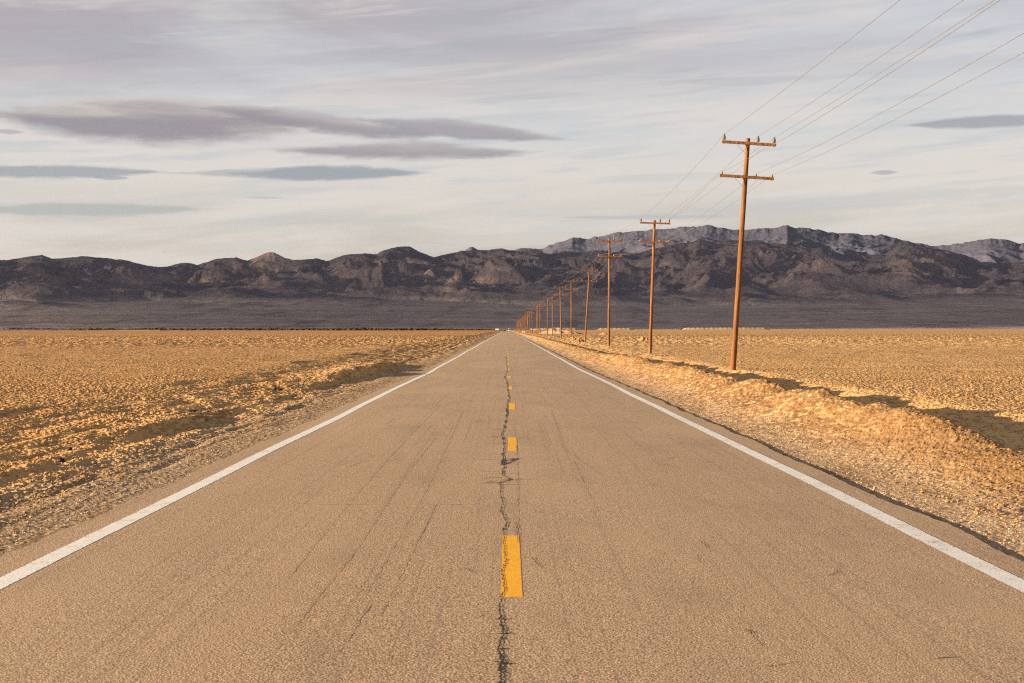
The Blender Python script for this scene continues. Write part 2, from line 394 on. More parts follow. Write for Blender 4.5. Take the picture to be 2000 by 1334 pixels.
def simple(name, col, rough=0.6, metal=0.0, var=0.25, sc=8.0):
    m, t, b = mat(name); q = t.new('ShaderNodeTexCoord').outputs['Object']
    n = t.noise(q, sc, 4, 0.6)
    t.put(b.inputs['Base Color'], t.mix(t.mr(n, 0.3, 0.7), tuple(k * (1 - var) for k in col), tuple(min(1, k * (1 + var)) for k in col)))
    b.inputs['Roughness'].default_value = rough; b.inputs['Metallic'].default_value = metal
    return m
m_cer = simple('insulator_ceramic', (0.10, 0.065, 0.04), 0.35, 0, 0.15)
m_glass = simple('insulator_porcelain', (0.19, 0.15, 0.115), 0.2, 0, 0.1)
m_steel = simple('galvanised_steel', (0.20, 0.18, 0.17), 0.5, 0.6)
m_wire = simple('weathered_conductor', (0.15, 0.13, 0.12), 0.6, 0.3)
m_clod = simple('dry_mud', (0.30, 0.165, 0.068), 1.0, 0, 0.45, 3.0)
m_stone = simple('shoulder_stone', (0.36, 0.26, 0.18), 0.9, 0, 0.45, 2.0)
m_salt = simple('pale_spoil', (0.34, 0.225, 0.135), 1.0, 0, 0.18, 0.05)
m_black = simple('black_scrap', (0.015, 0.013, 0.012), 0.7)
m_dark = simple('dark_car_paint', (0.018, 0.02, 0.026), 0.3)
m_pale = simple('pale_van_paint', (0.34, 0.34, 0.35), 0.4)
m_signw = simple('white_panel', (0.62, 0.56, 0.55), 0.5, 0, 0.05)
m_box = simple('dusty_white_panel', (0.30, 0.27, 0.25), 0.7, 0, 0.1)
m_glaz = simple('dark_glazing', (0.02, 0.022, 0.026), 0.08)
m_rub = simple('tyre_rubber', (0.02, 0.02, 0.02), 0.8)
m_scrub = simple('dark_scrub', (0.055, 0.036, 0.024), 1.0, 0, 0.5, 0.4)
m_shade_cloud = simple('shade_cloud_vapour', (0.8, 0.8, 0.8), 1.0, 0, 0.02, 0.001)
t = NT(m_shade_cloud.node_tree); tr = t.new('ShaderNodeBsdfTransparent'); mx = t.new('ShaderNodeMixShader'); mx.inputs[0].default_value = 0.63
t.l.new(tr.outputs[0], mx.inputs[1]); t.l.new(t.n['Principled BSDF'].outputs[0], mx.inputs[2]); t.l.new(mx.outputs[0], t.n['Material Output'].inputs['Surface'])  # part-transparent, so the added shading bank lets some sun model the slopes

# ------------------------------------------------------------------ road and ground shape
def road_z(y):
    y = np.asarray(y, np.float64)
    z = np.interp(y, [0, 12, 22, 34, 46, 58, 70, 100, 3000], [0.0, -0.005, -0.04, -0.08, -0.115, -0.17, -0.215, -0.215, -0.215])
    return z + 0.02 * pn(y / 45.0, y * 0 + 3.3, 5) * ss(y, 60, 140)
def edge_r(y): return 4.22 + 0.10 * pn(np.asarray(y) / 1.9, np.asarray(y) * 0 + .5, 21) + 0.035 * pn(np.asarray(y) / .23, np.asarray(y) * 0 + .5, 22)
def edge_l(y): return -4.22 + 0.16 * pn(np.asarray(y) / 2.6, np.asarray(y) * 0 + .5, 23) + 0.05 * pn(np.asarray(y) / .3, np.asarray(y) * 0 + .5, 24)
ROAD_END = 2450.0

def ground_z(x, y, res=0.0):
    """height of the desert floor; res = local grid spacing, finer bumps than that fade out"""
    x = np.asarray(x, np.float64); y = np.asarray(y, np.float64)
    rz = road_z(y); fade = lambda wl: ss(wl / np.maximum(res, 1e-3), 1.2, 3.0)
    wig = 0.35 * pn(y / 7.0, y * 0 + 9.1, 31) + 0.14 * pn(y / 1.7, y * 0 + 9.1, 32)
    nearb = 1 - ss(y, 2300, 2450)
    # --- right side
    z0 = -0.02 + 0.10 * ss(y, 60, 110)                                  # lake bed level
    z0 = z0 + 0.05 * fbm(x / 9, y / 14, 3, 41) + 0.15 * fbm(x / 120, y / 200, 2, 42) * ss(y, 150, 600)
    sr = x - 4.22
    shoulder = rz - 0.056 + 0.022 * ss(sr, 0.1, 1.0) - 0.05 * ss(sr, 1.2, 2.4)
    tough = (-0.22 + 0.24 * ss(y, 86, 100)) * (1 + .25 * pn(y / 9.0, y * 0 + 1.1, 37)) * (1 - 0.55 * np.exp(-((y - 88) / 6.0) ** 2)) * (1 - ss(y, 150, 500))
    hump = np.interp(y, [0, 10, 14, 18, 23, 30, 55, 70, 84, 93, 104, 150, 600, 2400], [0.0, 0.02, 0.10, 0.30, 0.50, 0.52, 0.52, 0.54, 0.50, 0.26, 0.20, 0.20, 0.14, 0.1])
    hump = 0.88 * hump * (1 + 0.50 * pn(y / 3.6, y * 0 + 2.2, 33) + 0.30 * pn(y / 1.1, y * 0 + 5.2, 34))
    cx = 6.75 + wig
    berm = hump * np.where(x < cx, np.exp(-((x - cx) / 0.95) ** 2), np.exp(-((x - cx) / 0.36) ** 2))
    trough = tough * ss(x, cx + 0.2, cx + 0.75) * (1 - ss(x, 8.9 + wig, 11.2 + wig)) * ss(y, 12, 19)
    w = ss(x, 4.5, 6.6)
    flat = np.where(y < 88, rz * 0.5, z0 - 0.12); wr_ = ss(x, 8.0, 10.8)
    zr = shoulder * (1 - w) + (flat * (1 - wr_) + z0 * wr_) * w + berm + trough
    # --- left side
    sl = -x - 4.22
    zl0 = 0.02 + 0.05 * ss(y, 40, 90) + 0.05 * fbm(x / 8, y / 13, 3, 43) + 0.15 * fbm(x / 120, y / 200, 2, 44) * ss(y, 150, 600)
    bank = np.interp(y, [0, 8, 13, 17, 22, 28, 36, 44, 52, 62, 76, 90, 130, 2400], [0.06, 0.09, 0.12, 0.12, 0.03, 0.09, 0.04, 0.04, 0.12, 0.33, 0.28, 0.05, 0.03, 0.03])
    bank = bank * (1 + 0.9 * pn(y / 5.0, y * 0 + 1.7, 35)); bx = 2.15 + wig * 1.5 + 0.25 * pn(y / .8, y * 0 + 1.3, 36)
    st = ss(sl, bx, bx + 0.42)
    zl = rz - 0.036 + 0.014 * ss(sl, 0.1, .9) - 0.03 * ss(sl, 0.6, 1.9)
    zl = zl + bank * st * (1 - ss(sl, bx + 0.5, bx + 3.0)) + (zl0 - rz + 0.07) * ss(sl, 2.0, 7.5)
    r2 = np.clip(pn(y / 6.5 + 4, y * 0 + 3.9, 38) * 2, 0, 1)
    zl = zl + 0.10 * r2 * ss(sl, 0.95 + wig, 1.25 + wig) * (1 - ss(sl, 1.35 + wig, 2.2 + wig)) * (y < 40)
    zl = zl + 0.12 * np.clip(pn(y / 9.0, y * 0 + 7.9, 39) * 1.8 + .1, 0, 1) * ss(sl, 6.6 + wig * 2, 7.1 + wig * 2) * (1 - ss(sl, 7.3 + wig * 2, 10.5 + wig * 2)) * (1 - ss(y, 90, 160))
    z = np.where(x > 0, zr, zl)
    # --- texture: elongated scrapes near the road, mud crumbs everywhere
    off = np.maximum(np.abs(x) - 4.3, 0); rough = ss(off, 0.3, 1.8)
    near_berm = np.exp(-((x - cx) / 1.6) ** 2)
    scr = (0.085 * fbm(x / 0.95, y / 2.6, 3, 51)) * rough * (1 - ss(off, 4.0, 8.0)) * (1 - 0.65 * near_berm * (x > 0)) * fade(0.9)
    bil = np.abs(pn(x / 0.33, y / 0.33, 61)) * 0.062 + np.abs(pn(x / 0.15 + 7, y / 0.15, 62)) * 0.060 * fade(0.15) + np.abs(pn(x / 0.07 + 3, y / 0.07, 65)) * 0.035 * fade(0.07)
    gate = 0.55 + 0.9 * pn(x / 2.3, y / 3.1, 66)
    bil = bil * np.clip(gate, 0.10, 1.3) + np.abs(pn(x / 0.9, y / 2.2, 67)) * 0.20 * ss(y, 90, 200) * (1 - 0.75 * ss(y, 260, 520))
    fine = 0.022 * pn(x / 0.085, y / 0.085, 63) * fade(0.085) + 0.010 * pn(x / 0.04, y / 0.04, 64) * fade(0.04)
    amp = (0.18 + 0.82 * rough) * (0.85 - 0.55 * near_berm * (x > 0)) * (1 + 1.0 * ss(y, 60, 300)) * nearb
    z = z + scr + bil * amp + fine * (0.35 + 0.65 * rough)
    # wheel rut on the left shoulder
    z = z - 0.030 * np.clip(0.3 + 1.6 * pn(y / 2.3, y * 0 + 4, 72), 0, 1) * np.exp(-((sl - 1.05 - 0.25 * pn(y / 9.0, y * 0, 71)) / 0.13) ** 2) * (x < 0) * (y < 45)
    z = z - 0.022 * np.clip(0.3 + 1.6 * pn(y / 3.1, y * 0 + 8, 73), 0, 1) * np.exp(-((sl - 0.62 - 0.3 * pn(y / 7.0, y * 0, 74)) / 0.09) ** 2) * (x < 0) * (y < 30)
    # below the pavement
    el_, er_ = edge_l(y), edge_r(y)
    under = ss(x, el_ + 0.03, el_ + 0.22) * (1 - ss(x, er_ - 0.02, er_ + 0.03)) * (y < ROAD_END + 5)
    z = z * (1 - under) + (rz - 0.22) * under
    rightcap = (x > er_) & (x < er_ + 0.5)
    z = np.where(rightcap, np.minimum(z, rz - 0.036 - 0.026 * np.clip(0.5 + 1.5 * pn(y / 2.7, y * 0 + 6, 75), 0, 1) + 0.06 * (x - er_)), z)
    leftcap = (x < el_ + 0.03) & (x > el_ - 0.5)
    z = np.where(leftcap, np.minimum(z, rz - 0.036 + 0.05 * np.maximum(el_ - x, 0)), z)
    far = ss(y, 2400, 2600)
    return z * (1 - far) + 0.05 * far

# one sheet, fine near the camera, reaching past the horizon
ya = np.concatenate([np.array([-3000, -300, -60, -20, -5, 0, 3]), 5.0 * np.exp(np.arange(0, 1.0001, 1 / 1040.) * math.log(320 / 5.0)),
                     320 * np.exp(np.arange(1, 181) / 180. * math.log(2700 / 320.)), [4000, 8000, 16000, 28500]])
ud = np.linspace(-0.47, 0.50, 1500)
uo = np.array([0.54, 0.6, 0.7, 0.85, 1.1, 1.5, 2.2, 4, 8, 20])
ua = np.concatenate([-uo[::-1], ud, uo])
YY = np.repeat(ya[:, None], len(ua), 1); UU = np.repeat(ua[None, :], len(ya), 0)
XX = UU * np.sqrt(np.clip(YY, 0, None) ** 2 + 5.0 ** 2)
# keep the pavement edge crisp: pull columns of the far field towards it is not needed, the road mesh has its own edge
RES = np.maximum(np.sqrt(np.clip(YY, 0, None) ** 2 + 25) * 0.00065, 0.002)
ZZ = ground_z(XX, YY, RES)
mesh_np('ground', np.stack([XX, YY, ZZ], -1), grid_quads(*XX.shape), m_ground, smooth=False)['kind'] = 'structure'
bpy.data.objects['ground']['label'] = 'tan dry lake bed with crumbly mud and gravel shoulders'

# pavement slab
yr = np.concatenate([[-40, -15, 0, 3], 5 * np.exp(np.arange(0, 1.0001, 1 / 900.) * math.log(250 / 5.)), 250 * np.exp(np.arange(1, 60) / 59. * math.log(ROAD_END / 250))])
tv = np.linspace(0, 1, 25); er, elf = edge_r(yr), edge_l(yr)
RX = elf[:, None] + (er - elf)[:, None] * tv[None]; RY = np.repeat(yr[:, None], 25, 1)
crown = 0.03 * (1 - (RX / 4.15) ** 2) - 0.03 + 0.006 * pn(RX / 1.3, RY / 5.0, 81) * (1 - ss(RY, 60, 110))
RZ = road_z(RY) + crown
def rz_at(x, y): return float(road_z(y) + 0.03 * (1 - (x / 4.15) ** 2) - 0.03 + 0.006 * pn(x / 1.3, y / 5.0, 81) * (1 - ss(y, 60, 110)))
top = np.stack([RX, RY, RZ], -1)
lft = top[:, :1].copy(); lft[..., 2] -= 0.16; lft[..., 0] -= 0.03
rgt = top[:, -1:].copy(); rgt[..., 2] -= 0.16; rgt[..., 0] += 0.03
full = np.concatenate([lft, top, rgt], 1)
road = mesh_np('road', full, grid_quads(*full.shape[:2]), m_road, smooth=False); tag(road, 'straight two lane sun bleached asphalt road', kind='structure')

def on_road(px, py):
    d = ray(px, py); z = 0.0
    for _ in range(6):
        k = (z - CAM_H) / d.z; x, y = d.x * k, d.y * k; z = rz_at(x, y)
    return x, y

def strip(name, ys, cx, w, mat_, lift, label, rag=0.008, cols=4, seed=0):
    ys = np.asarray(ys); cx = np.asarray(cx); tt = np.linspace(-.5, .5, cols)
    le = rag * pn(ys / 0.035, ys * 0 + seed, 91) * 2 + rag * pn(ys / 0.4, ys * 0 + seed, 92); re = rag * pn(ys / 0.035, ys * 0 + seed + 5, 93) * 2 + rag * pn(ys / .4, ys * 0 + seed, 94)
    X = cx[:, None] + tt[None] * w + np.where(tt[None] < -.4, le[:, None], 0) + np.where(tt[None] > .4, re[:, None], 0)
    Y = np.repeat(ys[:, None], cols, 1)
    Z = road_z(Y) + 0.03 * (1 - (X / 4.15) ** 2) - 0.03 + 0.006 * pn(X / 1.3, Y / 5.0, 81) * (1 - ss(Y, 60, 110)) + lift + 0.000018 * Y
    o = mesh_np(name, np.stack([X, Y, Z], -1), grid_quads(*X.shape), mat_, smooth=False)
    return tag(o, label, kind='structure')
yl = np.concatenate([[-30, -5, 2], np.arange(5, 40, 0.02), 40 * np.exp(np.arange(0, 1, 1 / 900.) * math.log(2400 / 40.))])
wl = 0.05 * pn(yl / 9., yl * 0, 95) + 0.10 * pn(yl / 31., yl * 0, 96) * ss(yl, 25, 60)
lw = 0.005 + 0.00002 * np.clip(yl, 0, 300)
strip('edge_line_marking', yl, -3.76 + wl, 0.19, m_white, 0.0015, 'white edge line along the left side of the road', rag=0.010)
wr = 0.05 * pn(yl / 8., yl * 0, 97) + 0.12 * pn(yl / 24., yl * 0, 98) * ss(yl, 25, 60)
strip('edge_line_marking', yl, 3.78 + wr, 0.20, m_white, 0.0015, 'white edge line along the right side of the road', rag=0.010)
dash_x = [0.032, 0.088, 0.125, 0.105, 0.086, 0.08]
for i in range(60):
    y0 = 9.83 + 12.19 * i; xx = dash_x[i] if i < len(dash_x) else 0.07 + 0.03 * math.sin(i * 1.7)
    ys = np.linspace(y0, y0 + 2.95, 120 if i < 6 else 12)
    tl = 0.0 if i else 0.012
    lab = ['nearest yellow centre dash with a crack through its left side', 'second yellow centre dash ahead beside the dark crack',
           'third yellow centre dash ahead on the road', 'fourth yellow centre dash ahead on the road', 'fifth yellow centre dash ahead on the road'][i] if i < 5 else 'small far yellow centre dash towards the end of the road'
    o = strip('centre_dash_marking', ys, np.full(len(ys), xx), 0.148, m_yellow, 0.0009, lab, rag=0.004, seed=i)
    o['group'] = 'yellow centre dashes'
# cracks
def ribbon(mb, pts, w0, w1, lift=0.003, sub=0.03, jit=0.02, seed=0, maxseg=0.05):
    """ragged dark ribbon through road points"""
    rng = random.Random(seed); P_ = []
    for (x0, y0), (x1, y1) in zip(pts[:-1], pts[1:]):
        L = math.hypot(x1 - x0, y1 - y0); n = max(2, int(L / maxseg))
        for k in range(n):
            t_ = k / n; P_.append((x0 + (x1 - x0) * t_ + rng.uniform(-jit, jit), y0 + (y1 - y0) * t_ + rng.uniform(-jit, jit) * .5))
    P_.append(pts[-1]); N = len(P_)
    for i in range(N - 1):
        (x0, y0), (x1, y1) = P_[i], P_[i + 1]; d = math.hypot(x1 - x0, y1 - y0) or 1; nx, ny = -(y1 - y0) / d, (x1 - x0) / d
        if i == 0: wa = (w0 + (w1 - w0) * 0) * rng.uniform(.3, 1.2)
        wb = (w0 + (w1 - w0) * (i + 1) / N) * rng.choice([.35, .6, .85, 1.15, 1.6])
        b_ = len(mb.v)
        for (x, y, w) in ((x0, y0, -wa), (x0, y0, wa), (x1, y1, wb), (x1, y1, -wb)):
            X, Y = x + nx * w / 2, y + ny * w / 2; mb.v.append((X, Y, rz_at(X, Y) + lift + (0.00003 * Y)))
        mb.f.append((b_, b_ + 1, b_ + 2, b_ + 3)); wa = wb
cr_px = [(977, 1345), (979.6, 1295), (973.8, 1267), (982.5, 1238), (978, 1209), (976.7, 1180), (985, 1151), (981, 1123), (988, 1094), (985, 1065),
         (984, 1036), (989.6, 1019), (978, 999), (982.5, 982), (976.7, 961), (979.6, 950), (976, 944), (976, 942), (999, 936.7), (980, 927.7), (984, 908), (982, 893),
         (985.5, 866), (980, 852), (984.4, 836.6), (989, 818), (990, 798), (991, 785), (994.5, 779), (992, 762), (990, 744), (985.5, 738), (991, 724), (989, 708), (988, 695)]
cp = [on_road(*q) for q in cr_px]
mb = MB(); ribbon(mb, cp[:6], 0.020, 0.010, jit=0.009, seed=1, maxseg=.03); ribbon(mb, [(x_ + .016, y_ + .01) for x_, y_ in cp[:5]], 0.007, 0.004, jit=0.012, seed=21, maxseg=.04, lift=.0036); ribbon(mb, cp[5:11], 0.008, 0.007, jit=0.012, seed=2, maxseg=.025)
ribbon(mb, cp[10:16], 0.015, 0.010, jit=0.014, seed=3, maxseg=.04); ribbon(mb, cp[15:20], 0.022, 0.016, jit=0.014, seed=4, maxseg=.12)
ribbon(mb, cp[19:25], 0.024, 0.018, jit=0.018, seed=5, maxseg=.22); ribbon(mb, cp[24:], 0.024, 0.026, jit=0.02, seed=6, maxseg=.5)
rr = random.Random(12)
for k in range(34):      # short side cracks
    i = rr.randrange(16, 25); x0, y0 = cp[i]; y0 += rr.uniform(-.4, .4); L = rr.uniform(.1, .32) * rr.choice([-1, -1, 1])
    ribbon(mb, [(x0, y0), (x0 + L * .6, y0 + rr.uniform(-.1, .1)), (x0 + L, y0 + rr.uniform(-.12, .12))], 0.014, 0.005, jit=0.010, seed=50 + k, maxseg=.05)
for k in range(16):
    i = rr.randrange(0, 5); x0, y0 = cp[i]; L = rr.uniform(.03, .09) * rr.choice([-1, 1])
    ribbon(mb, [(x0, y0), (x0 + L, y0 + rr.uniform(-.04, .04))], 0.02, 0.006, jit=0.006, seed=90 + k, maxseg=.02)
tag(mb.build('road_crack_surface', m_crack), 'jagged dark crack down the middle of the road', kind='structure')
mb = MB()
for s_, pl in enumerate([[(981, 908), (986, 898), (996, 899), (1009, 896), (1004, 900), (990, 905), (984, 907)]]):
    ribbon(mb, [on_road(*q) for q in pl], 0.06, 0.05, jit=0.02, seed=200, lift=.0035)
small = [[(1366, 1056), (1382, 1068), (1390, 1078)], [(1364, 1085), (1368, 1098)], [(1478, 1108), (1516, 1107)], [(1462, 1230), (1474, 1248), (1490, 1262)], [(1500, 1302), (1525, 1299), (1560, 1293)],
         [(1620, 1125), (1634, 1118), (1638, 1112)], [(1822, 1288), (1870, 1282)], [(753, 828), (765, 822), (772, 818)], [(757, 830), (764, 834)], [(684, 912), (700, 905), (716, 900)],
         [(1066, 778), (1078, 778)], [(908, 1110), (925, 1118)], [(925, 1210), (945, 1200)], [(1040, 1090), (1060, 1110)], [(1308, 896), (1320, 892)], [(1200, 800), (1204, 800)], [(1010, 1020), (1012, 1060)]]
for k, pl in enumerate(small): ribbon(mb, [on_road(*q) for q in pl], 0.008, 0.004, jit=0.014, seed=300 + k, maxseg=.03)
tag(mb.build('hairline_crack_surface', m_crack), 'short dark hairline cracks scattered over the asphalt', kind='structure')
mb = MB()
for k, (ya_, x0, x1) in enumerate([(898, 700, 981), (837, 845, 983), (802, 838, 985), (777, 826, 985), (776, 1075, 1125), (985, 580, 930), (728, 1010, 1180)]):
    ribbon(mb, [on_road(x0 + (x1 - x0) * q / 6, ya_ + 1.2 * math.sin(q * 1.9 + k)) for q in range(7)], 0.010, 0.012, jit=0.012, seed=400 + k, maxseg=.08, lift=.0022)
for k, pl in enumerate([[(700, 1180), (760, 1080), (830, 960), (868, 880), (905, 800)], [(560, 1240), (690, 1080), (790, 930), (850, 855)], [(740, 1200), (800, 1085), (850, 985)],
                        [(560, 1130), (700, 960), (800, 850), (860, 790)], [(1170, 925), (1105, 880), (1075, 800)], [(1009, 1040), (1010, 940), (1008, 870)], [(640, 1300), (720, 1180)], [(1165, 1000), (1120, 900)]]):
    ribbon(mb, [on_road(*q) for q in pl], 0.005, 0.008, jit=0.008, seed=500 + k, maxseg=.12, lift=.0022)
tag(mb.build('scrape_surface', m_faint), 'faint joints and scrape lines in the left lane', kind='structure')

# ------------------------------------------------------------------ mountains
def az_of(px, py=560): d = ray(px, py); return math.atan2(d.x, d.y)
def sky_table(pts):
    a, e = [], []
    for px, py in pts:
        d = ray(px, py); a.append(math.atan2(d.x, d.y)); e.append(d.z / math.hypot(d.x, d.y))
    return np.array(a), np.array(e)
front = [(-700, 520), (-500, 505), (-350, 515), (-200, 500), (-80, 512), (0, 507), (38, 504), (82, 497), (101, 505), (133, 502.5), (161, 500), (192, 502.5), (227, 506), (238, 505), (266, 513), (301, 521), (325, 521),
         (346, 513.7), (367, 513), (385, 517), (420, 506), (462, 502), (483, 508.5), (504, 499), (525, 491), (536, 492), (556, 502.5), (574, 507), (598, 506), (619, 504), (638, 508.7), (659, 501), (685, 495),
         (712, 494), (729, 497), (754, 487), (782, 480), (799, 480), (824, 492), (848, 501), (880, 494), (904, 489), (950, 488.5), (981, 484), (1002, 488.5), (1030, 488), (1051, 487), (1065, 494), (1086, 494),
         (1100, 489.5), (1142, 492), (1177, 487), (1195, 491), (1247, 494), (1275, 485), (1300, 481), (1321, 475.5), (1345, 474), (1366, 466), (1391, 472), (1429, 468.5), (1485, 469), (1506, 474), (1538, 476),
         (1555, 481), (1566, 479), (1583, 485), (1604, 482.5), (1650, 497), (1671, 495.5), (1695, 498), (1730, 495), (1758, 475), (1779, 474), (1807, 481), (1860, 491), (1895, 500), (1916, 511), (1954, 514),
         (1990, 511), (2060, 512), (2150, 500), (2300, 515), (2500, 505), (2700, 515)]
farp = [(700, 560), (880, 500), (904, 491), (916, 483), (923, 481), (934, 487), (960, 495), (1000, 489), (1020, 485), (1058, 485), (1079, 476), (1118, 464), (1146, 466), (1177, 460.5), (1212, 453.5), (1260, 450), (1300, 447.5), (1335, 443),
        (1380, 440.5), (1405, 443), (1429, 448), (1464, 447.5), (1510, 445.7), (1538, 438), (1552, 444), (1597, 447.5), (1636, 456), (1664, 454), (1685, 458.7), (1716, 458), (1755, 467), (1790, 475), (1825, 479),
        (1877, 477), (1895, 472), (1926, 466), (1965, 468.5), (1993, 475.5), (2050, 470), (2200, 480), (2500, 490)]

def polar(name, a0, a1, na, rs, hfun, mat_, label, kind='structure'):
    A = np.repeat(np.linspace(a0, a1, na)[None], len(rs), 0); Rr = np.repeat(np.asarray(rs)[:, None], na, 1)
    X = Rr * np.sin(A); Y = Rr * np.cos(A)
    Z, at, fn = hfun(A, Rr, X, Y)
    o = mesh_np(name, np.stack([X, Y, Z], -1), grid_quads(*X.shape), mat_, smooth=True, attrs={'tan': at, 'fan': fn})
    return tag(o, label, kind=kind)

fa, fe = sky_table(front)
def edge_r_of(A):   # where the lake bed ends
    return 2560 + 60 * np.sin(A * 9) + 40 * pn(A * 30, A * 0, 3)
def front_h(A, Rr, X, Y):
    crest_r = 9300 + 700 * pn(A * 6, A * 0 + .3, 101) + 250 * pn(A * 22, A * 0 + .7, 102)
    foot_r = 5700 + 900 * pn(A * 5, A * 0 + .9, 103) + 450 * pn(A * 17, A * 0 + .2, 104)
    tan_e = np.interp(A, fa, fe) + 0.00045 * fbm(A * 110, A * 0 + .4, 4, 121, .6)
    Hs = CAM_H + crest_r * tan_e
    fan = 150 * (np.clip((Rr - edge_r_of(A)) / 3900.0, 0, 3)) ** 1.25 + 2.2 * fbm(X / 260, Y / 260, 4, 105) * ss(Rr, 2700, 3300)
    fan = fan - 0.6 * (1 - ss(Rr, 2560, 2720))
    t_ = (Rr - foot_r) / (crest_r - foot_r); tc_ = np.clip(t_, 0, 1)
    wx = X + 260 * fbm(X / 900, Y / 900, 3, 106); wy = Y + 260 * fbm(X / 900 + 9, Y / 900, 3, 107)
    rg = ridged(wx / 1000, wy / 1500, 7, 108, 0.60)
    rg2 = ridged(wx / 420, wy / 560, 5, 109, 0.55)
    env = 0.30 * ss(tc_, 0.0, 0.35) + 0.70 * tc_ ** 1.35
    cut = np.clip(1.0 - rg * 1.25, 0, 1)
    A_ = 0.92 * (1 - ss(tc_, 0.72, 1.0))
    body = (Hs - fan) * env * (1 - A_ * cut) * (1 + 0.10 * (rg2 - .45) * (1 - ss(tc_, .8, 1)))
    # spur foothills reaching onto the fan
    spur = 130 * np.clip(ridged(wx / 900, wy / 900, 4, 111, .5) - 0.42, 0, 1) * ss(t_, -0.35, 0.12) * (1 - ss(t_, 0.3, 0.6))
    gul = ridged((wx + 60 * pn(X / 200, Y / 200, 118)) / 210, wy / 640, 4, 119, 0.55)
    body = body - 44 * (1 - gul) * ss(tc_, 0.03, 0.3) * (1 - 0.75 * ss(tc_, 0.85, 1.0)) + 12 * ss(tc_, 0.03, 0.3) * (1 - ss(tc_, .9, 1))
    back = np.where(t_ > 1, np.clip(1 - (t_ - 1) * 3.0, 0, 1), 1.0)
    h = fan + np.where(t_ > 1, (Hs - fan) * back, body) + spur * (t_ > -0.5)
    h = h + 9 * fbm(X / 60, Y / 60, 4, 112) * ss(t_, -0.02, 0.15) * (1 + 0 * X)
    # low dark hills on the fan
    for px, py, wpx, rd, in ((675, 583, 120, 5300), (512, 584, 34, 6100), (850, 590, 95, 5600), (1830, 575, 110, 5600), (1560, 588, 70, 5900)):
        d = ray(px, py); ac = math.atan2(d.x, d.y); hh = CAM_H + rd * d.z / math.hypot(d.x, d.y)
        q = ((A - ac) / (wpx / F)) ** 2 + ((Rr - rd) / 420.0) ** 2
        bl = np.exp(-q * 1.1) * (1 + 0.5 * fbm(X / 170, Y / 170, 4, 113 + px))
        h = np.maximum(h, fan + (hh - 150 * ((rd - 2560) / 3900) ** 1.25) * np.clip(bl * 1.12, 0, 1.2) - 1)
    cap_ = CAM_H + Rr * tan_e * (0.90 + 0.10 * ss(t_, 0.72, 1.0)); ex = h - (cap_ - 5)
    h = np.where(ex > 0, cap_ - 5 + 7 * (1 - np.exp(-np.clip(ex, 0, 2000) / 7)), h)
    slope = h - fan
    fn = 1 - ss(slope, 3, 22)
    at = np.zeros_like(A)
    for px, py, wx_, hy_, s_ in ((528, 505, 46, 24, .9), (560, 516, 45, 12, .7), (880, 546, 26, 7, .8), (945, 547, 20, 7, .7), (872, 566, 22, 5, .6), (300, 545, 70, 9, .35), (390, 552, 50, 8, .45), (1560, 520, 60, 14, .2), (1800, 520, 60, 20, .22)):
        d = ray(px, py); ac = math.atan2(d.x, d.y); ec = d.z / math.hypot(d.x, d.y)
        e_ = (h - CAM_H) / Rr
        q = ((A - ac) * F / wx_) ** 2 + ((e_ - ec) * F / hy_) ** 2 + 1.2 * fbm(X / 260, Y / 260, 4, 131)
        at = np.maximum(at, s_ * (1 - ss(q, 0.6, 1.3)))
    return h, at, fn
polar('mountains', R(-27), R(29), 1700, np.concatenate([np.linspace(2540, 4800, 130), np.linspace(4820, 10600, 520), np.linspace(10700, 13200, 10)]), front_h, m_front, 'dark purple brown desert mountains above a long alluvial slope')

ga, ge = sky_table(farp)
def far_h(A, Rr, X, Y):
    crest = 20500 + 1500 * pn(A * 7, A * 0 + .3, 201); Hs = CAM_H + crest * np.interp(A, ga, ge)
    t_ = (Rr - 14500) / (crest - 14500); tc_ = np.clip(t_, 0, 1)
    wx = X + 500 * fbm(X / 1800, Y / 1800, 3, 202); wy = Y + 500 * fbm(X / 1800 + 9, Y / 1800, 3, 203)
    cut = np.clip(1 - 1.25 * ridged(wx / 1900, wy / 1500, 7, 204, .62), 0, 1)
    h = Hs * (0.15 + 0.85 * tc_ ** 1.2) * (1 - 0.36 * (1 - ss(tc_, .55, 1)) * cut)
    h = np.where(t_ > 1, Hs * np.clip(1 - (t_ - 1) * 2.2, 0, 1), h) + 13 * fbm(X / 260, Y / 260, 5, 205, .55) * ss(tc_, 0.2, .9)
    h = h + crest * 0.0010 * fbm(A * 160, Rr / 900, 4, 207) * ss(tc_, .85, 1) * (t_ < 1.05)
    return h, np.zeros_like(A), np.zeros_like(A)
polar('far_mountains', R(-8), R(27), 1100, np.concatenate([np.linspace(13800, 23200, 300), np.linspace(23300, 27000, 6)]), far_h, m_far, 'paler violet mountain range rising behind the dark one')

# ------------------------------------------------------------------ unseen cloud bank added out to the left to shade the near mountains
mh, t, b = mat('air'); t.n.remove(b)
pv = t.new('ShaderNodeVolumePrincipled'); pv.inputs['Color'].default_value = (0.72, 0.82, 1.0, 1); pv.inputs['Density'].default_value = 4e-6; pv.inputs['Anisotropy'].default_value = 0.45
t.l.new(pv.outputs[0], [n for n in t.n if n.type == 'OUTPUT_MATERIAL'][0].inputs['Volume'])
mb = MB(); mb.box((0, 12000, 825), (64000, 36000, 1700)); tag(mb.build('haze', mh), 'thin dusty air between the camera and the mountains', kind='stuff')

